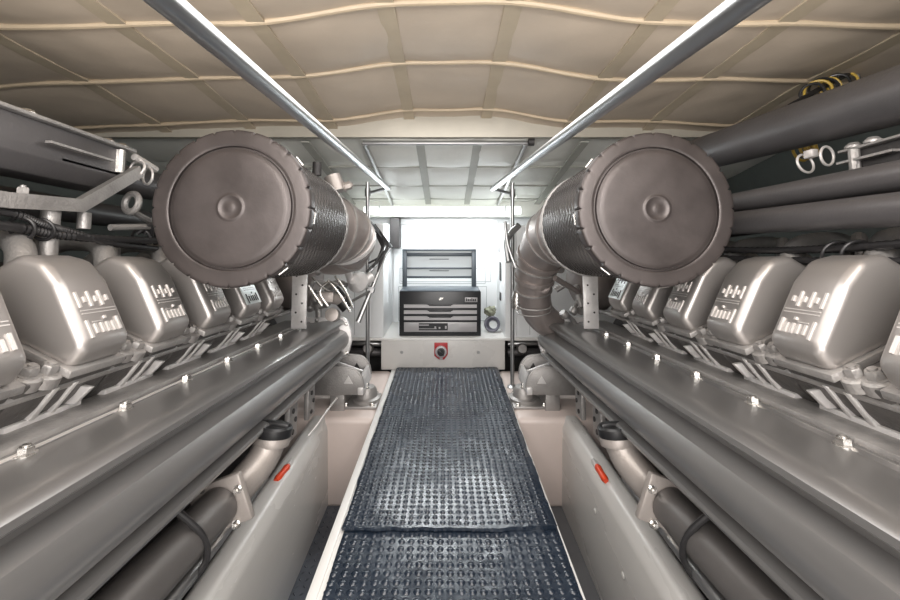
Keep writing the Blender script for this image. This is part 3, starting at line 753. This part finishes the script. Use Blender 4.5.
b = nb(); ring(b, (1.0, 1.33, .185), (.3, -1, .1), .030, .010); tube(b, [(1.0, 1.33, .16), (1.0, 1.5, .11)], .010, 8); tube(b, [(1.0, 1.25, .10), (.95, 1.55, .13)], .010, 8); PL('lifting_eye', b, 'cast', None, 'cast ring lug')
def conduit(P, path, r, nm='wiring_conduit'):
    sp = smooth_path(path, 26); rr = [r*(1.12 if i % 2 else .9) for i in range(len(sp))]
    return P(nm, tb(sp, rr, 10), 'hose', None, 'black corrugated conduit')
conduit(PL, [(1.0, .55, .09), (1.0, .944, .080), (.99, 1.09, .066), (.98, 1.3, .065), (.98, 1.55, .078)], .011)
conduit(PL, [(1.0, .55, .12), (1.0, .93, .112), (.99, 1.03, .09), (.99, 1.10, .078), (.98, 1.25, .05), (1.0, 1.5, .04)], .009)
b = nb()
for y in (.99, 1.04, 1.38): PL('cable_tie', ring(nb(), (1.0, y, .078), (.2, 1, .3), .026, .004), 'hose')
for k in range(8): tube(b, [(1.0, 1.36+.03*k, .09), (.97, 1.38+.03*k, .12), (1.0, 1.42+.03*k, .06)], .008, 8, 4)
PL('wire_bundle', b, 'hose')

# ---- right upper gear
b = nb(); prism(b, [(1.06, .285), (1.17, .285), (1.17, .205), (1.06, .205)], .55, 1.08, .004, 2)
tray = PR('wiring_duct', b, 'dark', None, 'long black duct between the grey pipes')
b = nb(); box(b, 1.045, 1.17, .55, 1.10, .285, .292, .002); box(b, 1.04, 1.06, .96, 1.10, .255, .261); box(b, 1.05, 1.16, 1.08, 1.5, .215, .225)
for y in (.93, 1.02, 1.07): PR('duct_screw', lathe(nb(), [(0, 0), (.018, 0), (.018, .006), (.010, .014), (0, .014)], (1.06, y, .292), (0, 0, 1), 16), 'cast', tray)
tube(b, [(1.05, 1.06, .225), (1.05, 1.06, .285)], .012, 10)
PR('duct_stud', b, 'cast', tray)
b = nb(); ring(b, (1.05, 1.205, .283), (.2, -1, .2), .028, .0035); ring(b, (1.05, 1.135, .288), (.3, -1, 0), .026, .0035); box(b, 1.04, 1.06, 1.17, 1.20, .295, .318, .003)
PR('cable_clip', b, 'letter', tray, 'pale looped cable clips')
conduit(PR, [(.96, .55, .05), (.96, .90, .035), (.96, 1.1, .03), (.96, 1.35, .035), (.9, 1.75, .06)], .010)
conduit(PR, [(.96, .55, .0), (.96, .90, -.002), (.96, 1.1, .0), (.96, 1.35, .006), (.9, 1.75, .03)], .010)
for y in (.98, 1.03): PR('cable_tie', ring(nb(), (.96, y, .016), (.2, 1, .3), .032, .004), 'hose')
b = nb()
for k in range(5): tube(b, [(1.12+.03*k, .7, .10-.01*k), (1.12+.03*k, 1.2, .13), (1.0+.02*k, 1.8, .10)], .018, 8, 5)
PR('hose_bank', b, 'dark')

# ---------------------------------------------------------------- pipes along the hull
def hullpipe(pts, r, lab, m='pipe'):
    p = obj('steel_pipe', tb([Vector((x, y, CAMZ+z)) for x, y, z in pts], r, 36), M[m], None, label=lab, cat='pipe')
    return p
p = hullpipe([(1.09, .35, .322), (1.09, 2.1, .312)], .070, 'thickest grey pipe on the right, topmost of the three')
obj('end_collar', tb([(1.09, 2.06, CAMZ+.312), (1.09, 2.1, CAMZ+.312)], .08, 36), M['pipe'], p)
hullpipe([(.975, .35, .143), (.975, 1.9, .055)], .034, 'slim grey pipe on the right, middle of the three')
hullpipe([(.93, .35, .062), (.93, 1.9, -.010)], .036, 'slim grey pipe on the right, lowest of the three')
hullpipe([(-1.36, .35, .28), (-1.36, 1.5, .215), (-1.25, 2.2, .16)], .062, 'grey pipe on the left behind the duct')
hullpipe([(-1.19, .4, .125), (-1.20, 1.2, .070), (-1.22, 1.7, .03)], .040, 'glossy black hose on the left below the grey duct', 'hose')
# cable coils by the right hull side
t = root('cable_coil', 'coiled yellow and black cables hanging above the thick right pipe', 'cable', (1.3, 1.46, CAMZ+.40))
for k in range(7):
    c = W(812+6*k, 93-2*k, 1.45+.01*k)
    obj('yellow_loop' if k % 2 else 'black_loop', ring(nb(), c, (-.9+.22*(k%4), -1, .15*(k%3)), .032+.005*(k % 3), .0045, 24, 8), M['yellow' if k % 2 else 'black'], t)
obj('hanger', tb([W(790, 106, 1.46), W(825, 86, 1.48), W(848, 74, 1.5)], .009, 8, 3), M['black'], t)
t = root('cable_coil', 'yellow cable loops showing between the right pipes', 'cable', W(805, 160, 1.6))
for k in range(4): obj('yellow_loop', ring(nb(), W(800+5*k, 152-2*k, 1.55), (.3+.2*k, -1, .3), .035, .005, 22, 8), M['yellow'], t)
# red valve handles at the girders
for s, lab in ((-1, 'small red valve handle beside the left filler neck'), (1, 'small red valve handle beside the right filler neck')):
    a = Vector((s*.705, 1.66, .022)); b_ = Vector((s*.690, 1.84, .030))
    a = W(276 if s < 0 else 606, 481, 1.66); e = W(288 if s < 0 else 597, 466, 1.76)
    q = tb([a, a.lerp(e, .15), a.lerp(e, .5), a.lerp(e, .85), e], [.010, .0145, .012, .0145, .010], 14)
    h = obj('valve_handle', q, M['redo'], None, label=lab, cat='valve handle')
    q = tb([e, e+Vector((s*.01, .08, -.02)), e+Vector((s*.02, .16, -.05))], .012, 10); obj('valve_stem', q, M['light'], h)
# thin cable by the left mount
obj('thin_cable', tb([W(337, 398, 2.2), W(326, 412, 2.0), W(317, 425, 1.95), W(308, 436, 1.9)], .005, 8, 5), M['letter'], None, label='thin white cable sagging from the left engine mount', cat='cable')

# ---------------------------------------------------------------- camera, lights, world
cam = bpy.data.cameras.new('camera'); co = link(bpy.data.objects.new('camera', cam))
co.location = (0, 0, CAMZ); co.rotation_euler = (PI/2, 0, 0)
cam.sensor_width = 36; cam.lens = F/900*36; cam.shift_x = (450-CX)/900; cam.shift_y = -(300-CY)/900; cam.clip_start = .02
bpy.context.scene.camera = co
def area(name, loc, tgt, sx, sy, e, col=(1, 1, 1)):
    l = bpy.data.lights.new(name, 'AREA'); l.shape = 'RECTANGLE'; l.size = sx; l.size_y = sy; l.energy = e; l.color = col
    o = link(bpy.data.objects.new(name, l)); o.location = loc
    o.rotation_euler = (Vector(tgt)-Vector(loc)).to_track_quat('-Z', 'Y').to_euler(); return o
area('alcove_lamp', (0, 3.17, 1.10), (0, 3.30, .2), .95, .05, 4.5, (.94, .98, 1))
area('step_lamp', (0, 3.12, 1.12), (0, 2.5, .0), .95, .05, 4.5, (.96, .99, 1))
area('aisle_fill', (0, 1.2, 1.52), (0, 1.25, 0), .7, 1.5, 11, (1, .98, .96))  # soft fill added under the ceiling, no fixture there
area('rear_lamp', (0, -.55, 1.35), (0, 1.5, .55), 1.6, .5, 16, (1, .97, .95))
for s in (-1, 1): area('side_fill', (s*.55, .25, 1.5), (s*.9, 1.3, .7), .3, .6, 8, (1, .95, .9))  # unseen fill added above each engine
area('floor_bounce_fill', (0, .35, .25), (0, 1.2, 1.7), .7, .4, 3, (1, .96, .92))  # added fill imitating floor bounce, lights the ceiling from below
area('rear_up_fill', (0, -.6, .75), (0, 1.3, 1.75), 2.2, .4, 18, (1, .96, .92))  # unseen light behind the camera, added to even out the ceiling
w = bpy.data.worlds.new('world'); bpy.context.scene.world = w; w.use_nodes = True
w.node_tree.nodes['Background'].inputs[0].default_value = (1, .96, .92, 1); w.node_tree.nodes['Background'].inputs[1].default_value = .35
vs = bpy.context.scene.view_settings
vs.view_transform = 'Standard'; vs.look = 'None'; vs.gamma = 1; vs.exposure = .36; vs.use_curve_mapping = False
